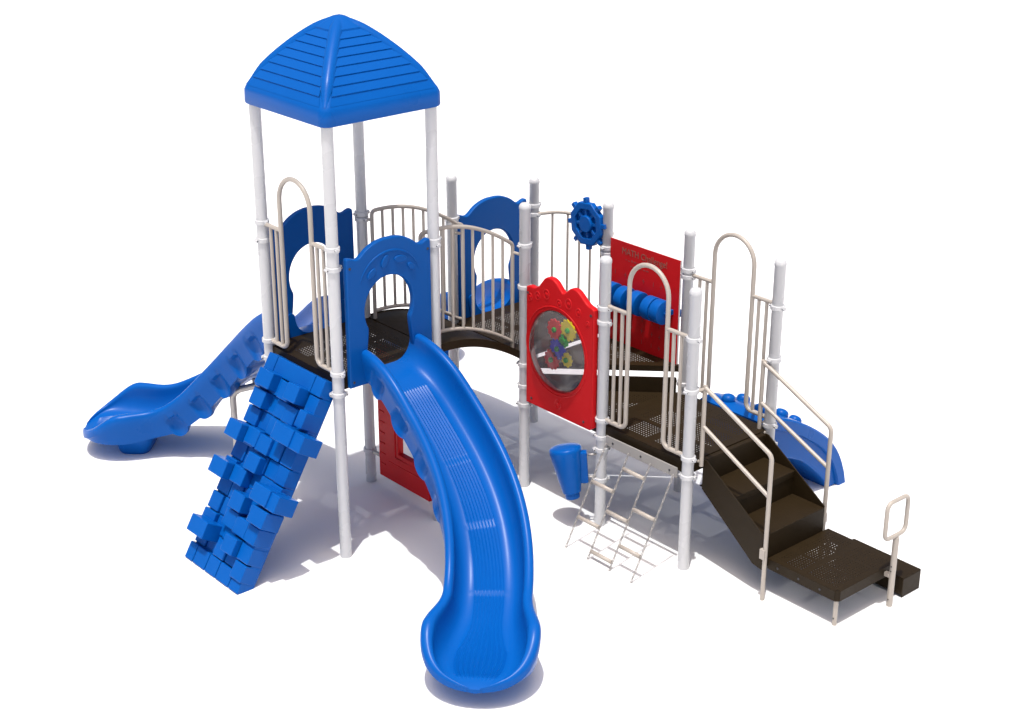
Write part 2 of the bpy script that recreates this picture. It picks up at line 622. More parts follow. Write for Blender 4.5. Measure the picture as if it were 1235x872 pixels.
# ---- slides (hood, chute, foot, support leg)
def slide(origin, ang, H, turn, mirror=1, label=None, support=None, straight=0.48, L=2.67, drop_from=0.02):
    O = Vector(origin)
    F = Matrix.Translation(O) @ Matrix.Rotation(math.radians(ang), 4, 'Z')
    BEDZ = 0.205
    drop = H - BEDZ
    h1, h2, h3, h4 = drop_from, drop_from + 0.42, L - 1.27, L - 0.40
    mslope = drop / ((h2 - h1) / 2 + (h3 - h2) + (h4 - h3) / 2)
    K = 180
    st = []
    x = y = 0.0
    z = H
    dh = L / K
    for i in range(K + 1):
        h = i * dh
        psi = math.radians(turn) * mirror * sstep(straight, straight + 1.57, h)
        sl = mslope * (max(0, min(1, (h - h1) / (h2 - h1))) - max(0, min(1, (h - h3) / (h4 - h3))))
        st.append((h, Vector((x, y, z - O.z)), psi, sl))
        x += math.cos(psi) * dh
        y += math.sin(psi) * dh
        z -= sl * dh
    m = MB()
    rings = []
    for i, (h, p, psi, sl) in enumerate(st):
        tx = Vector((math.cos(psi), math.sin(psi), -sl)).normalized()
        lat = Vector((-math.sin(psi), math.cos(psi), 0))
        nrm = tx.cross(lat)
        nrm = nrm if nrm.z > 0 else -nrm
        w = 0.318 - 0.03 * (1 - sstep(0.0, 0.6, h)) + 0.095 * sstep(L - 0.85, L - 0.36, h)
        e = (h - (L - 0.36)) / 0.36
        if e > 0:
            w *= math.sqrt(max(0.0, 1 - (e * 0.992) ** 2.2))
        hr = 0.17 + 0.04 * sstep(L - 0.9, L - 0.5, h) - 0.205 * sstep(L - 0.44, L - 0.02, h)
        rim = min(0.035 + 0.013 * sstep(L - 0.9, L - 0.4, h), w * 0.24) * (1 - 0.35 * max(0.0, min(1.0, e)))
        under = 0.075 - 0.02 * sstep(L - 0.3, L, h)
        if e > 0.6:
            p = p + Vector((0, 0, -0.03 * ((e - 0.6) / 0.4) ** 2))
        wf = max(w - rim * 2, 0.01)
        fl = 0.0
        prof = []
        # inside: ribs on the floor, then the curved wall
        ribs = 1.0 if 0.33 < h < L - 0.07 else 0.0
        for sm in (0.86, 1.27, 1.72):
            if abs(h - sm) < dh * 0.51:
                ribs = 0.0
        ribs *= (1 + 1.4 * sstep(L - 0.75, L - 0.25, h)) * (1 - sstep(L - 0.13, L - 0.07, h))
        spread = 1.0 + 1.1 * sstep(L - 0.75, L - 0.1, h)
        rib_w = 0.0125 * spread * min(1, w / 0.2)
        nr = 9
        flat = wf * (0.30 + 0.30 * sstep(0.05, 0.5, h))
        rib_w = min(rib_w, flat / nr * 0.93)
        pts = []
        for k in range(-nr * 2, nr * 2 + 1):
            pts.append((k * rib_w / 2, (0.0034 * math.cos(k * math.pi / 2) + 0.0005) * ribs))
        hr_ = max(hr, 0.0)
        def wall(sgn):
            out = []
            base = max(flat, nr * rib_w * 1.05)
            for t in range(0, 9):
                a = t / 8 * math.pi / 2 * 0.97
                out.append((sgn * (base + (wf - base) * math.sin(a)), hr_ * (1 - math.cos(a)) ** 1.05))
            for t in range(1, 8):                      # rolled rim
                a = math.pi - t / 8 * math.pi * 1.05
                out.append((sgn * (wf + rim + rim * math.cos(a)), hr_ + rim * 0.9 * math.sin(a)))
            ph = (h - 0.15) / 0.30
            sc = max(0.0, math.sin(ph * math.pi * 2)) ** 0.6 if 0.12 < h < L - 0.75 else 0.0
            sk = -0.058 + 0.03 * sstep(L - 1.0, L - 0.6, h) - 0.05 * sc - 0.012 * sstep(0.1, 0.3, h) * (1 - sstep(L - 0.9, L - 0.6, h))
            wo = wf + rim * 2
            out.append((sgn * (wo + 0.0), hr_ - 0.03))
            out.append((sgn * (wo - 0.006 - 0.002 * sc), hr_ * 0.60 - 0.01))
            out.append((sgn * (wo - 0.012 - 0.042 * sc), hr_ * 0.50 - 0.014))
            out.append((sgn * (wo - 0.022 - 0.040 * sc), hr_ * 0.1 - 0.02))
            out.append((sgn * (wo - 0.030), sk))
            out.append((sgn * max(wo - 0.075, 0.004), sk - 0.004))
            out.append((sgn * max(wo - 0.10, 0.003), min(-under + 0.03, sk + 0.006)))
            return out
        R_, L_ = wall(1), wall(-1)
        prof = pts + R_ + [(0.0, min(-under + 0.03, -0.06 + 0.02 * sstep(L - 1.0, L - 0.6, h)))] + list(reversed(L_))
        rings.append([p + lat * a + nrm * b for a, b in prof])
    k = len(rings[0])
    vs = [F @ (q) for rg in rings for q in rg]
    fs = []
    for i in range(len(rings) - 1):
        for j in range(k):
            l = (j + 1) % k
            fs.append((i * k + j, i * k + l, (i + 1) * k + l, (i + 1) * k + j))
    fs.append(tuple(range(k)))
    fs.append(tuple((len(rings) - 1) * k + j for j in reversed(range(k))))
    m.add(vs, fs, True)
    chute = m.build("slide", BLUE, root, auto=50)
    if label:
        chute["label"] = label
    # hood
    z0, zs, za = -0.085, 0.945, 1.035
    out = [(-0.395, z0), (0.395, z0), (0.395, 0.90), (0.392, zs - 0.01), (0.375, zs), (0.34, zs - 0.004), (0.312, zs - 0.012)]
    right = [(0.395, 0.88), (0.394, 0.935), (0.382, 0.950), (0.350, 0.945), (0.320, 0.930), (0.285, 0.925), (0.255, 0.945), (0.20, 0.990), (0.12, 1.024), (0.05, 1.035)]
    for _ in range(3):
      right = [right[0]] + [tuple(p0 * w0 + p1 * w1 for p0, p1 in zip(u, v)) for u, v in zip(right, right[1:]) for w0, w1 in ((0.75, 0.25), (0.25, 0.75))] + [right[-1]]
    out = [(-0.395, z0), (0.395, z0)] + right + [(-a, b) for a, b in reversed(right)]
    hole = []
    head = ell(0.0, 0.49, 0.228, 0.252, 60, -31, 211)
    hole = [(0.228, -0.04), (0.226, 0.10), (0.212, 0.20), (0.199, 0.30)] + head + [(-0.199, 0.30), (-0.212, 0.20), (-0.226, 0.10), (-0.228, -0.04)]
    hole = [(a - 0.012 * mirror * -1, b) for a, b in hole]
    for _ in range(2):
        hole = [tuple(p0 * w0 + p1 * w1 for p0, p1 in zip(u, v)) for u, v in zip(hole, hole[1:] + hole[:1]) for w0, w1 in ((0.75, 0.25), (0.25, 0.75))]
    me = plate([out, hole], 0.05, 0.010, 3)
    hb = MB()
    hf = lambda a, b, d: F @ Vector((0.036 + d, a, b))
    hb.mesh(me, hf)
    # side flanges turned inwards, moulded ornament and bolt heads
    def blob(poly, t=0.016):
        hb.mesh(plate([poly], t * 2, 0.0075, 3), lambda a, b, d: F @ Vector((0.061 + d * 0.8, a, b)))
    for cy_, cz_, rx, rz, rot in ((-0.17, 0.79, 0.05, 0.026, 40), (-0.045, 0.86, 0.055, 0.028, 60), (0.10, 0.85, 0.06, 0.03, -10), (0.20, 0.77, 0.04, 0.024, -40)):
        c, s = math.cos(math.radians(rot)), math.sin(math.radians(rot))
        blob([(cy_ + c * a - s * b, cz_ + s * a + c * b) for a, b in ell(0, 0, rx, rz, 20)])
    arc = [(0.285 * math.cos(a), 0.66 + 0.275 * math.sin(a)) for a in [math.radians(15 + 150 * i / 24) for i in range(25)]]
    hb.tube([F @ Vector((0.060, a, b)) for a, b in arc], [0.004 + 0.005 * math.sin(math.pi * i / 24) for i in range(25)], 8)
    hood = hb.build("hood", BLUE2, chute, auto=40)
    for a, b in ((-0.365, 0.87), (0.365, 0.87), (-0.365, -0.04), (0.365, -0.04)):
        bo = MB()
        bo.lathe([(0.011, 0), (0.011, 0.003), (0.006, 0.006)], 12, F @ Matrix.Translation((0.060, a, b)) @ Matrix.Rotation(math.pi / 2, 4, 'Y'))
        bo.build("bolt", DARK, chute)
    # moulded exit foot
    ft = MB()
    hh = L - 0.46
    i = int(hh / dh)
    _, p, psi, _ = st[i]
    FM = F @ Matrix.Translation(p) @ Matrix.Rotation(psi, 4, 'Z')
    zb = -(p.z + O.z)
    prof = []
    for zz, sx, sy in ((zb - 0.0, 0.135, 0.20), (zb + 0.025, 0.15, 0.215), (zb + 0.10, 0.17, 0.23), (-0.05, 0.19, 0.25)):
        ring = []
        for q in range(32):
            a = 2 * math.pi * q / 32
            ca, sa = math.cos(a), math.sin(a)
            ring.append(FM @ Vector((sx * math.copysign(abs(ca) ** 0.5, ca), sy * math.copysign(abs(sa) ** 0.5, sa), zz)))
        prof.append(ring)
    vs = [q for r in prof for q in r]
    fs = []
    for a in range(3):
        for q in range(32):
            fs.append((a * 32 + q, a * 32 + (q + 1) % 32, (a + 1) * 32 + (q + 1) % 32, (a + 1) * 32 + q))
    fs += [tuple(reversed(range(32))), tuple(96 + q for q in range(32))]
    ft.add(vs, fs, True)
    ft.build("exit_foot", BLUE, chute, auto=50)
    if support:
        sp = MB()
        (sx, sy), (ex, ey, ez) = support
        sp.tube(fillet([(sx, sy, -0.03), (sx, sy, ez - 0.07), (ex, ey, ez)], 0.09), 0.029, 14)
        sp.box(ex - 0.06, ex + 0.06, ey - 0.05, ey + 0.05, ez, ez + 0.05)
        sp.build("support_leg", STEEL, chute)
    return chute

slide((0.0, -1.5 * S, T), 0, T, 47, -1, "curved blue slide facing the viewer")
slide((-S, -1.5 * S, T), 180, T, 47, 1, "blue slide running down from the tower's left side", support=((-1.975, -1.645), (-1.80, -1.46, 0.775)))
slide((-S, 0.5 * S, B), 180, B, 47, -1, "blue slide behind the bridge", L=2.50)

# ---- entry archways
def archway(x0, y, zd, label=None):
    m = MB()
    R_ = 0.0185
    xa, xb = x0 + 0.28 * S, x0 + 0.715 * S
    zt = zd + 1.455
    rad = (xb - xa) / 2
    bot, rail = zd + 0.045, zd + 1.0
    hoop = [Vector((x0 + 0.045, y, bot)), Vector((xa, y, bot))]
    path = fillet([(x0 + 0.045, y, bot), (xa, y, bot), (xa, y, zt - rad)], 0.06)
    path += [Vector((xa + rad - rad * math.cos(t), y, zt - rad + rad * math.sin(t))) for t in [math.pi * i / 20 for i in range(1, 20)]]
    path += fillet([(xb, y, zt - rad), (xb, y, bot), (x0 + S - 0.045, y, bot)], 0.06)
    m.tube(path, R_, 12)
    o = m.build("archway", BEIGE, root, auto=40)
    if label:
        o["label"] = label
    for side, xs in ((0, (x0 + 0.045, xa)), (1, (xb, x0 + S - 0.045))):
        r = MB()
        r.tube([(xs[0], y, rail + 0.012), (xs[1], y, rail - 0.012) if False else (xs[1], y, rail + 0.012)], R_ * 0.9, 10)
        for k in (1, 2):
            if side == 0:
                x = x0 + 0.03 + (xa - x0 - 0.03) * k / 3 + 0.01
            else:
                x = xb + (x0 + S - 0.03 - xb) * k / 3 - 0.01
            r.tube([(x, y, bot), (x, y, rail + 0.012)], 0.0145, 8)
        r.build("side_rail", BEIGE, o, auto=40)
archway(-S, -2 * S, T, "beige hooped archway above the climbing wall")
archway(S, 0, C, "beige hooped archway above the chain ladder")
archway(S + 0.012, S, C + 0.04, "beige hooped archway above the blue arch climber")

# ---- rail with ship's wheel
def wheel_rail():
    m = MB()
    y0 = S
    zt, zb = 2.045, B - 0.11
    plan = fillet([(-S + 0.05, y0, 0), (-S + 0.14, y0 + 0.25, 0), (-0.16, y0 + 0.25, 0), (-0.05, y0, 0)], [0, 0.16, 0.16, 0], 8)
    m.tube([(p.x, p.y, zt - 0.06 * (p.x + S) / S) for p in plan], 0.0165, 10)
    m.tube([(p.x, p.y, zb) for p in plan], 0.0165, 10)
    tot = [0]
    for a, b in zip(plan, plan[1:]):
        tot.append(tot[-1] + (b - a).length)
    for k in range(1, 8):
        d = tot[-1] * k / 8
        for i in range(len(plan) - 1):
            if tot[i] <= d <= tot[i + 1]:
                p = plan[i].lerp(plan[i + 1], (d - tot[i]) / (tot[i + 1] - tot[i]))
                m.tube([(p.x, p.y, zb), (p.x, p.y, zt - 0.06 * (p.x + S) / S)], 0.0115, 8)
                break
    o = m.build("railing", BEIGE, root, auto=40)
    o["label"] = "bowed beige railing carrying the blue ship's wheel"
    w = MB()
    cx, cy, cz = -0.205, S - 0.035, 2.125
    Wm = Matrix.Translation((cx, cy, cz)) @ Matrix.Rotation(math.pi / 2, 4, 'X') @ Matrix.Rotation(math.radians(6), 4, 'Z')
    # octagonal rim ring, back disc, hub, spokes and handle stubs
    def ring(ro, ri, t0, t1, n=8, rot=22.5):
        lo = [(ro * math.cos(math.radians(rot + 360 / n * k)), ro * math.sin(math.radians(rot + 360 / n * k))) for k in range(n)]
        hi = [(ri * math.cos(math.radians(rot + 360 / n * k)), ri * math.sin(math.radians(rot + 360 / n * k))) for k in range(n)]
        me = plate([lo, hi] if ri else [lo], t1 - t0, 0.008, 2)
        w.mesh(me, lambda a, b, d: Wm @ Vector((a, b, d + (t0 + t1) / 2)))
    ring(0.200, 0.135, -0.02, 0.035)
    ring(0.196, 0, -0.02, 0.004)
    ring(0.075, 0, -0.02, 0.045, 16)
    for k in range(8):
        R8 = Wm @ Matrix.Rotation(math.pi / 4 * k, 4, 'Z')
        w.box(0.05, 0.15, -0.014, 0.014, -0.015, 0.026, R8)
        w.box(0.175, 0.228, -0.019, 0.019, -0.016, 0.030, R8)
    w.tube([(cx, cy + 0.015, cz), (cx, cy + 0.16, cz - 0.02)], 0.02, 10)
    w.box(cx - 0.16, cx + 0.19, cy + 0.03, cy + 0.05, cz - 0.16, cz - 0.125, mi=1)
    w.build("ship_wheel", [BLUE, BEIGE], o, bevel=0.004)
wheel_rail()

# ---- red bubble panel with gears
def gear_panel():
    y = -0.045
    ctl = [(0.10, 1.870), (0.14, 1.885), (0.19, 1.878), (0.24, 1.900), (0.285, 1.955), (0.33, 2.008), (0.40, 2.018), (0.455, 1.995), (0.505, 1.945), (0.540, 1.918),
           (0.575, 1.950), (0.62, 1.992), (0.675, 2.000), (0.725, 1.978), (0.78, 1.930), (0.83, 1.898), (0.875, 1.892), (0.895, 1.875)]
    def smooth(c, it=2):
        for _ in range(it):
            n = [c[0]]
            for a, b in zip(c, c[1:]):
                n += [(a[0] * 0.75 + b[0] * 0.25, a[1] * 0.75 + b[1] * 0.25), (a[0] * 0.25 + b[0] * 0.75, a[1] * 0.25 + b[1] * 0.75)]
            n.append(c[-1])
            c = n
        return c
    top = smooth(ctl)
    out = [(0.10, 0.845), (0.865, 0.845), (0.895, 0.87)] + list(reversed(top))
    cx, cz, rx, rz = 0.468, 1.405, 0.325, 0.345
    me = plate([out, ell(cx, cz, rx, rz, 60)], 0.055, 0.011, 3)
    m = MB()
    fn = lambda a, b, d: Vector((a, y + d, b))
    m.mesh(me, fn)
    m.tube([(a, y - 0.026, b) for a, b in ell(cx, cz, rx + 0.035, rz + 0.035, 60)], 0.006, 8, closed=True)
    for a, b, r in ((0.145, 1.79, 0.032), (0.24, 1.825, 0.034), (0.345, 1.865, 0.04), (0.495, 1.83, 0.030), (0.605, 1.855, 0.042), (0.720, 1.815, 0.034), (0.83, 1.75, 0.022), (0.50, 0.955, 0.042)):
        m.tube([(p, y - 0.026, q) for p, q in ell(a, b, r * 0.8, r, 20)], 0.006, 8, closed=True)
        m.lathe([(r * 0.45, -0.004), (r * 0.45, 0.004), (r * 0.3, 0.008)], 16, Matrix.Translation((a, y - 0.026, b)) @ Matrix.Rotation(math.pi / 2, 4, 'X'))
    o = m.build("gear_panel", RED, root, auto=40)
    o["label"] = "red wavy-topped panel with a bubble window and gears"
    for a, b in ((0.125, 1.82), (0.862, 1.83), (0.17, 0.90), (0.80, 0.90)):
        bo = MB()
        bo.lathe([(0.012, 0), (0.012, 0.003), (0.007, 0.006)], 12, Matrix.Translation((a, y - 0.027, b)) @ Matrix.Rotation(math.pi / 2, 4, 'X'))
        bo.build("bolt", DARK, o)
    bm_ = MB()
    n, k = 8, 60
    vs = [(cx, y - 0.015 - 0.10, cz)]
    fs = []
    for i in range(1, n + 1):
        t = i / n
        for j in range(k):
            a = 2 * math.pi * j / k
            vs.append((cx + (rx + 0.004) * t * math.cos(a), y - 0.015 - 0.10 * math.sqrt(max(0, 1 - t * t)) if t < 1 else y - 0.012, cz + (rz + 0.004) * t * math.sin(a)))
    for j in range(k):
        fs.append((0, 1 + j, 1 + (j + 1) % k))
    for i in range(n - 1):
        for j in range(k):
            fs.append((1 + i * k + j, 1 + (i + 1) * k + j, 1 + (i + 1) * k + (j + 1) % k, 1 + i * k + (j + 1) % k))
    bm_.add(vs, fs, True)
    bm_.build("bubble_window", BUBBLE, o, recalc=True, auto=80)
    for gx, gz, r, mt, lab in ((0.447, 1.592, 0.092, G_RED, "red gear"), (0.603, 1.631, 0.092, G_YEL, "large yellow gear"), (0.548, 1.529, 0.062, G_GRN, "green gear"),
                          (0.482, 1.437, 0.092, G_BLU, "blue gear"), (0.412, 1.322, 0.088, G_RED, "red gear"), (0.590, 1.372, 0.062, G_YEL, "small yellow gear")):
        teeth = 12 if r > 0.07 else 9
        lp = []
        for i in range(teeth * 4):
            a = 2 * math.pi * i / (teeth * 4)
            rr = r if i % 4 in (0, 1) else r * 0.86
            lp.append((gx + rr * math.cos(a), gz + rr * math.sin(a)))
        gm = MB()
        gm.mesh(plate([lp], 0.014, 0.002, 1), lambda a, b, d: Vector((a, y - 0.022 + d, b)), False)
        gm.lathe([(0.022, 0), (0.022, 0.014), (0.016, 0.02)], 14, Matrix.Translation((gx, y - 0.029, gz)) @ Matrix.Rotation(math.pi / 2, 4, 'X'), mi=1)
        gm.tube([(gx, y - 0.03, gz), (gx, y + 0.02, gz)], 0.008, 8, mi=1)
        gm.build("gear", [mt, G_GRN], o)["label"] = lab
    # clear back plate that carries the gears
    bk = MB()
    bk.mesh(plate([ell(cx, cz, rx + 0.01, rz + 0.01, 60)], 0.006, 0.001, 1), lambda a, b, d: Vector((a, y + 0.018 + d, b)), False)
    bk.build("back_window", BUBBLE, o)
gear_panel()

# ---- red math panel with blue rollers
def math_panel():
    y = S - 0.012
    m = MB()
    x0, x1, z0, z1 = 0.055, 0.868, 1.13, 2.060
    zr = 1.60
    m.mesh(plate([[(x0, z0), (x1, z0), (x1, z1), (x0, z1)]], 0.016, 0.002, 1), lambda a, b, d: Vector((a, y + d, b)), False)
    m.box(x1 - 0.001, x1 + 0.004, y - 0.0065, y + 0.0065, z0 + 0.004, z1 - 0.004, mi=1)
    m.box(x0 + 0.004, x1 - 0.004, y - 0.0055, y + 0.0055, z1 - 0.001, z1 + 0.002, mi=1)
    o = m.build("math_panel", [RED, WEDGE], root)
    o["label"] = "flat red sheet panel with engraved heading and blue rollers"
    tm = MB()
    fn = lambda X, Z: (lambda a, b, d: Vector((X + a, y - 0.009 - d, Z + b)))
    me = text_mesh("MATH Challenge!", 0.076, 0.003)
    w = max(v.co.x for v in me.vertices)
    k = 0.525 / w
    tm.mesh(me, lambda a, b, d: Vector((0.195 + a * k, y - 0.009 - d, 1.955 + b * k * 1.1)), False)
    tm.build("lettering", TXT, o)
    t2 = MB()
    R2 = random.Random(3)
    # rows of small worn engraved strokes under the heading (too faint to read in the photograph)
    for rx0, rx1, zz, ss in ((0.24, 0.52, 1.905, 0.018), (0.30, 0.50, 1.862, 0.018)):
        xx = rx0
        while xx < rx1:
            wl = R2.uniform(0.012, 0.03)
            t2.box(xx, xx + wl, y - 0.0095, y - 0.0075, zz + R2.uniform(-0.003, 0.003), zz + ss * R2.uniform(0.3, 0.9))
            xx += wl + R2.uniform(0.006, 0.018)
    for gx in (0.12, 0.24, 0.33, 0.455, 0.57, 0.66, 0.76):
        for gz in (1.775, 1.43, 1.33, 1.23, 1.13):
            t2.box(gx, gx + 0.006, y - 0.0095, y - 0.0075, gz - 0.02, gz + 0.02)
            if R2.random() < 0.6:
                t2.box(gx - 0.012, gx + 0.018, y - 0.0095, y - 0.0076, gz - 0.003, gz + 0.003)
    t2.build("engraving", TXT2, o)
    rr = MB()
    yr = y - 0.082
    for xa, xb in ((0.125, 0.212), (0.272, 0.362), (0.425, 0.515), (0.585, 0.675), (0.688, 0.782)):
        r = MB()
        Mx = Matrix.Translation((xa, yr, zr)) @ Matrix.Rotation(math.pi / 2, 4, 'Y')
        Lr = xb - xa
        r.lathe([(0.030, 0.0), (0.096, 0.0), (0.101, 0.002), (0.103, 0.008), (0.103, Lr - 0.008), (0.101, Lr - 0.002), (0.096, Lr), (0.030, Lr)], 32, Mx)
        r.build("roller", BLUE, o)
    rr.tube([(0.09, yr, zr), (0.815, yr, zr)], 0.014, 10)
    for xx in (0.105, 0.80):
        rr.box(xx - 0.012, xx + 0.012, yr - 0.01, y - 0.006, zr - 0.02, zr + 0.02)
    rr.build("roller_axle", BLUE2, o)
    kb = MB()
    kb.lathe([(0.02, 0.0), (0.038, 0.01), (0.038, 0.03), (0.02, 0.042)], 14, Matrix.Translation((0.835, y + 0.008, zr - 0.01)) @ Matrix.Rotation(-math.pi / 2, 4, 'X'))
    kb.build("back_knob", BLUE, o)
math_panel()

# ---- red window panel under the tower
def window_panel():
    y = -S - 0.005
    x0, x1, z0, z1 = -0.765, -0.085, 0.135, 1.36
    m = MB()
    hole = [(-0.49, 0.42), (-0.19, 0.42), (-0.19, 1.02), (-0.49, 1.02)]
    me = plate([[(x0, z0), (x1, z0), (x1, z1), (x0, z1)], hole], 0.06, 0.010, 2)
    m.mesh(me, lambda a, b, d: Vector((a, y + d, b)))
    # raised frame and short stacked-log dashes moulded on the face
    fr = [(-0.53, 0.38), (-0.15, 0.38), (-0.15, 1.06), (-0.53, 1.06)]
    m.tube([(a, y - 0.028, b) for a, b in fr], 0.010, 8, closed=True)
    for k in range(11):
        z = 0.26 + k * 0.098
        m.tube([(x0 + 0.02, y - 0.028, z), (x0 + 0.09, y - 0.029, z)], 0.007, 8)
        if k < 1:
            m.tube([(x0 + 0.14, y - 0.028, z + 0.05), (x1 - 0.04, y - 0.028, z + 0.05)], 0.006, 8)
    o = m.build("window_panel", RED, root, auto=40)
    o["label"] = "red panel with square window hole under the tower"
    for z in (0.30, 1.30):
        for xa, xb in ((-S + 0.04, x0 + 0.01), (x1 - 0.01, -0.04)):
            br = MB()
            br.box(xa, xb, y - 0.012, y + 0.012, z - 0.012, z + 0.012)
            br.build("bracket", STEEL, o)
window_panel()

# ---- stairs, handrails
def stairs():
    x0, x1 = 1.925, 2.535
    y0, y1 = 0.135, S - 0.095
    H0, H1 = C - 0.003, 0.30
    rise = (H0 - H1) / 3
    run = (x1 - x0) / 2
    m = MB()
    m.box(2 * S + 0.0045, x0 + 0.004, y0 + 0.003, y1 - 0.003, H0 - 0.012, H0 - 0.004)
    m.box(2 * S + 0.0045, x0 - 0.006, y0 + 0.003, y1 - 0.003, H0 - 0.24, H0 - 0.232)
    for k in (1, 2):
        z = H0 - rise * k
        xa, xb = x0 + run * (k - 1), x0 + run * k
        m.box(xa, xb + 0.012, y0 + 0.003, y1 - 0.003, z - 0.006, z)
        m.box(xa - 0.004, xa + 0.005, y0 + 0.004, y1 - 0.004, z - 0.0035, z + rise - 0.004)
        m.box(xb + 0.006, xb + 0.012, y0 + 0.006, y1 - 0.006, z - 0.05, z - 0.007)
    m.box(x1 + 0.002, x1 + 0.0125, y0 + 0.004, y1 - 0.004, H1 - 0.07, H1 + rise - 0.003)
    o = m.build("stairs", BROWN, root, bevel=0.003)
    o["label"] = "brown enclosed stairs with two beige handrails"
    for yy in (y0, y1):
        s = MB()
        poly = [(x0 - 0.01, H0 + 0.002), (x0 + 0.03, H0 + 0.002), (x1 + 0.012, H1 + rise + 0.012), (x1 + 0.012, H1 - 0.08), (x1 - 0.08, H1 - 0.06), (x0 - 0.01, H0 - 0.25)]
        s.prism(poly, yy - 0.005, yy + 0.005, lambda a, b, d: Vector((a, d, b)))
        s.build("stringer", BROWN, o, bevel=0.002)
    R_ = 0.0175
    for yy, dx, yo in ((0.135, 0.0, 1), (S - 0.075, -0.075, -1)):
        yo_ = 0.03 if yo > 0 else S - 0.03
        h = MB()
        yr = 0.10 if yo > 0 else S - 0.06
        xs = 1.925 if yo > 0 else 1.825
        dz = 0.0 if yo > 0 else -0.04
        xe = 2.60 if yo > 0 else 2.525
        top = [(xs, yr, 0.90), (xs, yr, 1.535), (xe, yr, 1.225), (xe, yr, -0.03)]
        h.tube([(xs, yr, 0.87), (xs, yr, 1.54 + dz)], R_, 12)
        h.tube(fillet([(xs, yr, 1.525 + dz), (xe, yr, 1.20 + dz), (xe, yr, -0.03)], [0, 0.06, 0]), R_, 12)
        h.tube([(xs, yr, 1.205 + dz * 1.6), (xe, yr, 0.865 + dz)], R_ * 0.92, 12)
        h.tube([(xs, yr, 1.512 + dz), (2 * S + (0.035 if yo > 0 else -0.03), 0 if yo > 0 else S, 1.512)], 0.013, 8)
        h.tube([(xs, yr, 0.90), (2 * S + 0.01, yr, 0.90)], 0.012, 8)
        hr = h.build("handrail", BEIGE, o, auto=40)
        bk = MB()
        bk.box(xe - 0.035, xe + 0.012, (yr - 0.024) if yo < 0 else yr - 0.026, (yr + 0.026) if yo < 0 else yr + 0.006, 0.35, 0.43)
        bk.build("bracket", BEIGE, o, bevel=0.002)
stairs()

# ---- transfer platform with step, legs and grab handle
def transfer():
    x0, y0 = 2.552, 0.195
    n, ny = 26, 28
    p = 0.0255
    Z = 0.30
    xe, ye = x0 + n * p, y0 + ny * p
    def inside(i, j):
        if (i == n - 1 and j == 0):
            return None
        return 'full'
    o = deck("transfer_platform", x0, y0, n, Z, inside, patches([(11, 13)], [(9, 10), (18, 19)], 2, n, ny), px=p, ny=ny, hole_r=0.15,
             skirt_edges=[((x0, y0), (xe - p, y0)), ((xe - p, y0), (xe, y0 + p)), ((xe, y0 + p), (xe, ye)), ((xe, ye), (x0, ye)), ((x0, ye), (x0, y0))], skirt=0.085)
    o["label"] = "low brown perforated platform at the foot of the stairs"
    for k in range(3):
        bo = MB()
        bo.lathe([(0.010, 0), (0.010, 0.002), (0.006, 0.005)], 10, Matrix.Translation((x0 + 0.10 + k * 0.20, y0 - 0.002, Z - 0.045)) @ Matrix.Rotation(math.pi / 2, 4, 'X'))
        bo.build("bolt", DARK, o)
    for lx, ly in ((xe - 0.035, y0 + 0.035), (x0 + 0.04, ye - 0.04)):
        l = MB()
        l.tube([(lx, ly, -0.02), (lx, ly, Z - 0.01)], 0.018, 14)
        l.tube([(lx, ly - 0.02, 0.06), (lx, ly + 0.02, 0.06)], 0.007, 8, mi=1)
        l.build("leg", [BEIGE, DARK], o)
    st = MB()
    Z2 = 0.168
    sx0, sx1, sy0, sy1 = 2.64, 3.275, ye + 0.004, ye + 0.225
    st.box(sx0, sx1, sy0, sy1, Z2 - 0.006, Z2)
    st.box(sx1 - 0.008, sx1 + 0.001, sy0, sy1, 0.004, Z2 - 0.007)
    st.box(sx0, sx1 - 0.009, sy1 - 0.008, sy1 - 0.001, 0.004, Z2 - 0.007)
    st.box(sx0, sx0 + 0.008, sy0, sy1 - 0.009, 0.004, Z2 - 0.007)
    st.prism([(sx0, Z2 - 0.01), (xe, Z2 - 0.01), (sx1, Z2 - 0.012), (sx1, 0.02), (sx0, 0.02)], sy0 - 0.002, sy0 + 0.005, lambda a, b, d: Vector((a, d, b)))
    st.build("step", BROWN, o, bevel=0.003)
    gx, gy = 3.28, 0.755
    hd = MB()
    hd.tube([(gx, gy, -0.02), (gx, gy, 0.575)], 0.0235, 14)
    hd.lathe([(0.0235, 0.575), (0.020, 0.585), (0.008, 0.592)], 14, Matrix.Translation((gx, gy, 0)))
    loop = fillet([(gx, gy - 0.145, 0.60), (gx, gy + 0.105, 0.60), (gx, gy + 0.105, 0.90), (gx, gy - 0.145, 0.90)], 0.055, closed=True)
    hd.tube(loop, 0.0165, 12, closed=True)
    for z in (0.06, 0.30, 0.34):
        hd.tube([(gx, gy - 0.026, z), (gx, gy + 0.026, z)], 0.006, 8, mi=1)
    hd.box(xe, gx - 0.015, gy - 0.015, gy + 0.015, 0.235, 0.265, mi=0)
    hd.build("grab_handle", [BEIGE, DARK], o)
transfer()

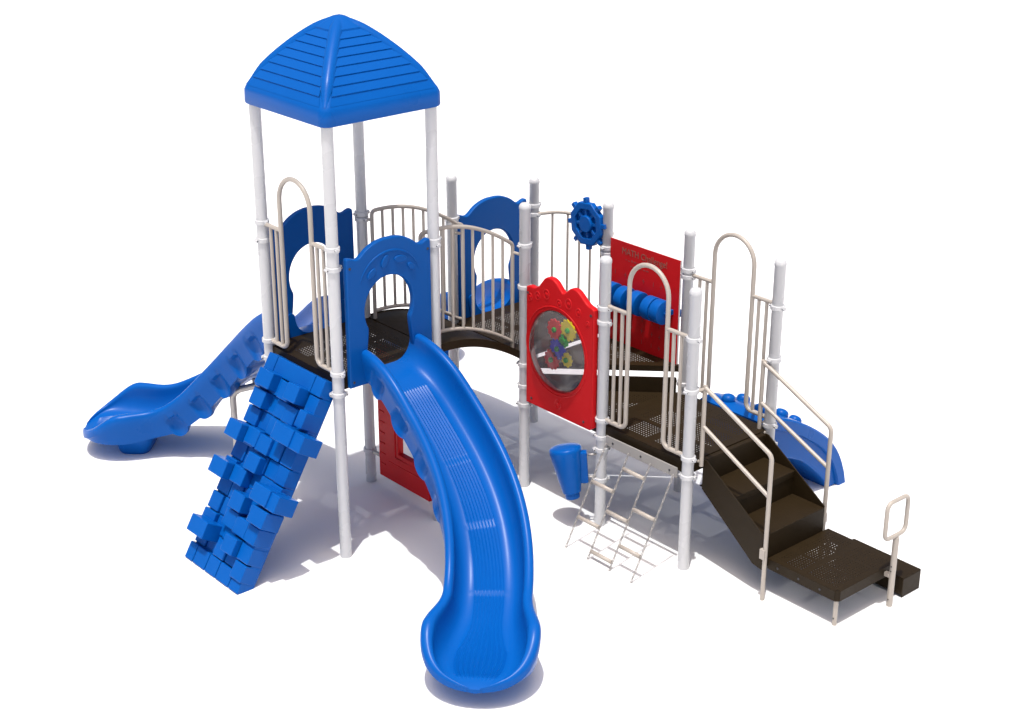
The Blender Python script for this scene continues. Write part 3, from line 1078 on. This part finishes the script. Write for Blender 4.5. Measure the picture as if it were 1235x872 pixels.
# ---- blue arched climber
def arch_climber():
    x0, x1 = 1.10, 1.785
    outer = [(0.97, 0.905), (1.10, 0.915), (1.25, 0.865), (1.40, 0.800), (1.62, 0.675), (1.84, 0.515), (2.00, 0.34), (2.10, 0.15), (2.145, 0.0)]
    inner = [(0.97, 0.54), (1.12, 0.525), (1.33, 0.475), (1.55, 0.375), (1.73, 0.235), (1.87, 0.10), (1.93, 0.0)]
    def cr(c, n=6):
        out = []
        for i in range(len(c) - 1):
            p0, p1, p2, p3 = c[max(i - 1, 0)], c[i], c[i + 1], c[min(i + 2, len(c) - 1)]
            for k in range(n):
                t = k / n
                out.append(tuple(0.5 * (2 * b + (cc - a) * t + (2 * a - 5 * b + 4 * cc - d) * t * t + (3 * b - a - 3 * cc + d) * t ** 3) for a, b, cc, d in zip(p0, p1, p2, p3)))
        out.append(c[-1])
        return out
    O_, I_ = cr(outer), cr(inner)
    m = MB()
    me = plate([O_ + list(reversed(I_))], x1 - x0 - 0.06, 0.02, 3)
    m.mesh(me, lambda a, b, d: Vector(((x0 + x1) / 2 + d, a, b)))
    # the broad top band overhangs the hollow sides
    n = len(O_)
    vs = []
    for i, (a, b) in enumerate(O_):
        pa, pb = O_[max(i - 1, 0)], O_[min(i + 1, n - 1)]
        t = Vector((pb[0] - pa[0], pb[1] - pa[1])).normalized()
        nn = Vector((t.y, -t.x))
        ring = []
        for x, d in ((x0 + 0.012, 0.004), (x1 - 0.012, 0.004), (x1, -0.010), (x1, 0.095), (x1 - 0.02, 0.105), (x0 + 0.02, 0.105), (x0, 0.095), (x0, -0.010)):
            dd = d if d > 0.05 else d
            q = Vector((a, b)) + nn * d if d > 0.05 else Vector((a, b)) - nn * (0.004 if d > 0 else -0.010)
            ring.append((x, q.x, max(q.y, 0.0)))
        vs += [ring[k] for k in range(8)]
    fs = []
    for i in range(n - 1):
        for k in range(8):
            l = (k + 1) % 8
            fs.append((i * 8 + k, i * 8 + l, (i + 1) * 8 + l, (i + 1) * 8 + k))
    fs += [tuple(range(8)), tuple((n - 1) * 8 + k for k in reversed(range(8)))]
    m.add(vs, fs, True)
    o = m.build("arch_climber", BLUE, root, auto=40)
    o["label"] = "blue arched climber with round knobs behind the stairs"
    kn = [(1.30, 6), (1.58, 9), (1.25, 16), (1.62, 18), (1.50, 27), (1.62, 36)]
    k0 = None
    for x, i in kn:
        a, b = O_[i]
        pa, pb = O_[i - 1], O_[min(i + 1, n - 1)]
        t = Vector((0, pb[0] - pa[0], pb[1] - pa[1])).normalized()
        up_ = Vector((0, -t.z, t.y))
        if k0 is None:
            km = MB()
            km.lathe([(0.055, -0.02), (0.060, 0.012), (0.056, 0.032), (0.043, 0.048), (0.023, 0.056), (0.004, 0.058)], 18)
            k0 = km.build("knob", BLUE, o, auto=70)
            c = k0
        else:
            c = k0.copy()
            COL.objects.link(c)
            c.parent = o
        c.location = (x, a, b)
        c.rotation_euler = up_.to_track_quat('Z', 'X').to_euler()
arch_climber()

# ---- chain ladder
def chain_ladder():
    m = MB()
    m.box(1.04, 1.815, -0.052, -0.040, 0.775, 0.86)
    o = m.build("chain_ladder", PLATE, root, bevel=0.003)
    o["label"] = "hanging chain ladder with beige rungs below an archway"
    for x in (1.12, 1.43, 1.74):
        bo = MB()
        bo.lathe([(0.010, 0), (0.010, 0.003), (0.006, 0.006)], 10, Matrix.Translation((x, -0.052, 0.815)) @ Matrix.Rotation(math.pi / 2, 4, 'X'))
        bo.build("bolt", DARK, o)
    ct = [(1.06, 0.80), (1.31, 0.80), (1.55, 0.80), (1.795, 0.80)]
    cf = [1.042, 1.295, 1.538, 1.777]
    def P(k, t):
        return Vector((ct[k][0] + (cf[k] - ct[k][0]) * t, -0.065 + (-0.475 + 0.065) * t, ct[k][1] * (1 - t)))
    for k in range(4):
        c = MB()
        a, b = P(k, 0), P(k, 1)
        d = (b - a)
        n = int(d.length / 0.036)
        q = d.to_track_quat('Z', 'X').to_matrix().to_4x4()
        for i in range(n):
            p = a + d * ((i + 0.5) / n)
            Mx = Matrix.Translation(p) @ q @ Matrix.Rotation(math.pi / 2 * (i % 2), 4, 'Z')
            lk = [Mx @ Vector((x, 0, z)) for x, z in ((0.0065, -0.014), (0.0065, 0.014), (0.0, 0.022), (-0.0065, 0.014), (-0.0065, -0.014), (0.0, -0.022))]
            c.tube(lk, 0.0033, 6, closed=True)
        c.build("chain", CHAIN, o, auto=60)
    for k, t in ((1, 0.14), (0, 0.36), (2, 0.42), (1, 0.54), (0, 0.70), (2, 0.76), (1, 0.92)):
        r = MB()
        a, b = P(k, t), P(k + 1, t)
        a2, b2 = a.lerp(b, 0.03), b.lerp(a, 0.03)
        r.tube([a2, b2], 0.0165, 10)
        r.build("rung", BEIGE, o)
chain_ladder()

# ---- blue drum on the post
def drum():
    m = MB()
    top, bot = Vector((0.728, -0.205, 0.695)), Vector((0.832, -0.205, 0.270))
    ax = (bot - top).normalized()
    Mx = Matrix.Translation(top) @ ax.to_track_quat('Z', 'Y').to_matrix().to_4x4()
    L = (bot - top).length
    m.lathe([(0.004, -0.012), (0.06, -0.010), (0.10, -0.002), (0.122, 0.005), (0.132, 0.016), (0.133, 0.04), (0.115, 0.16), (0.094, 0.28), (0.077, L - 0.065), (0.075, L - 0.055), (0.060, L - 0.045), (0.060, L - 0.01), (0.053, L), (0.05, L), (0.045, L - 0.02)], 32, Mx)
    o = m.build("drum", BLUE, root, auto=40)
    o["label"] = "blue tapered drum bolted to a post"
    bk = MB()
    bk.box(-0.035, 0.035, -0.02, 0.045, -0.14, 0.14, Matrix.Translation((0.865, -0.125, 0.535)) @ Matrix.Rotation(math.radians(45), 4, 'Z') @ Matrix.Rotation(math.radians(-4), 4, 'Y'))
    bk.build("mounting_block", BLUE, o, bevel=0.012)
    br = MB()
    for z in (0.64, 0.44):
        br.tube([(0.865, -0.105, z), (0.93, -0.03, z + 0.01)], 0.009, 8)
    br.tube([(0.87, -0.095, 0.64), (0.87, -0.095, 0.44)], 0.012, 8)
    br.build("bracket", STEEL, o)
drum()

# ---- blue climbing wall of staggered blocks
def climbing_wall():
    xl, xr = -0.825, -0.045
    top, bot = Vector((0, -1.945, 1.515)), Vector((0, -2.85, 0.0))
    d = bot - top
    Ls = d.length
    vd = d.normalized()
    nrm = Vector((0, vd.z, -vd.y))
    nrm = nrm if nrm.y < 0 else -nrm
    cw = (xr - xl) / 5
    rh = Ls / 12
    def fn(u, v, n):
        return Vector((xl, 0, 0)) + Vector((1, 0, 0)) * u + top + vd * v + nrm * n
    m = MB()
    def blk(c0, c1, r0, r1, n0, n1, g_=0.004, b=None):
        vs = [fn(u, v, n) for n in (n0, n1) for v in (r0 * rh + g_, r1 * rh - g_) for u in (c0 * cw + g_, c1 * cw - g_)]
        m.add(vs, [(0, 2, 3, 1), (4, 5, 7, 6), (0, 1, 5, 4), (2, 6, 7, 3), (0, 4, 6, 2), (1, 3, 7, 5)])
    blk(0.05, 4.95, 0.05, 11.95, -0.13, -0.035, 0.0)
    rows = {
        0: [(0, 0.85), (0.85, 4.15), (4.15, 5)],
        11: [(0, 0.75), (0.75, 1.9), (1.9, 2.9), (2.9, 4.1), (4.1, 5)],
    }
    slots = {(3, 1), (5, 1), (7, 2), (10, 1), (8, 3)}
    for rr in range(12):
        for c, (a, b) in enumerate(rows.get(rr, [(q + (0.12 if rr % 2 and 0 < q else 0), q + 1 + (0.12 if rr % 2 and q < 4 else 0)) for q in range(5)])):
            h = 0.012 if rr in (0, 11) else random.choice((0.0, 0.012, 0.028, 0.045, -0.018, -0.03))
            if (rr, c) in slots:
                h = -0.028
            blk(a, b, rr, rr + 1, -0.125 if (a <= 0 or b >= 5) else -0.06, h)
    # taller blocks, some of which stick out past the sides: rows, columns, front offset, back offset
    for r0, a, b, h, n0 in ((0.85, 0.45, 1.75, 0.085, -0.03), (0.85, 3.0, 4.05, 0.085, -0.03), (1.95, 0.35, 1.5, 0.055, -0.05), (1.85, 4.35, 5.02, 0.055, -0.12),
                            (2.92, 3.55, 5.15, 0.115, -0.03), (2.95, 4.9, 5.95, 0.10, -0.075), (4.0, -0.05, 1.15, 0.105, -0.07), (3.92, 1.15, 2.2, 0.05, -0.03),
                            (4.0, 2.1, 3.2, 0.04, -0.03), (5.1, 2.0, 3.1, 0.06, -0.03), (6.15, -0.1, 1.25, 0.105, -0.07), (6.1, 1.25, 2.35, 0.045, -0.03),
                            (6.2, 3.85, 5.3, 0.115, -0.04), (6.25, 5.0, 5.95, 0.10, -0.08), (7.25, 2.2, 3.3, 0.075, -0.03), (7.3, 4.2, 5.55, 0.10, -0.06),
                            (8.3, 1.9, 3.0, 0.035, -0.03), (8.35, 3.0, 4.1, 0.045, -0.03), (8.35, 4.1, 5.05, 0.05, -0.11), (9.45, 0.25, 1.75, 0.115, -0.06),
                            (9.4, 2.95, 4.0, 0.075, -0.03), (9.4, 4.0, 5.02, 0.03, -0.11), (10.4, 4.0, 5.02, 0.028, -0.11)):
        blk(a, b, r0 + 0.01, r0 + 0.99, n0, h * 1.15)
    o = m.build("climbing_wall", BLUE, root, bevel=0.007)
    o["label"] = "blue climbing wall of staggered blocks leaning against the tower"
climbing_wall()
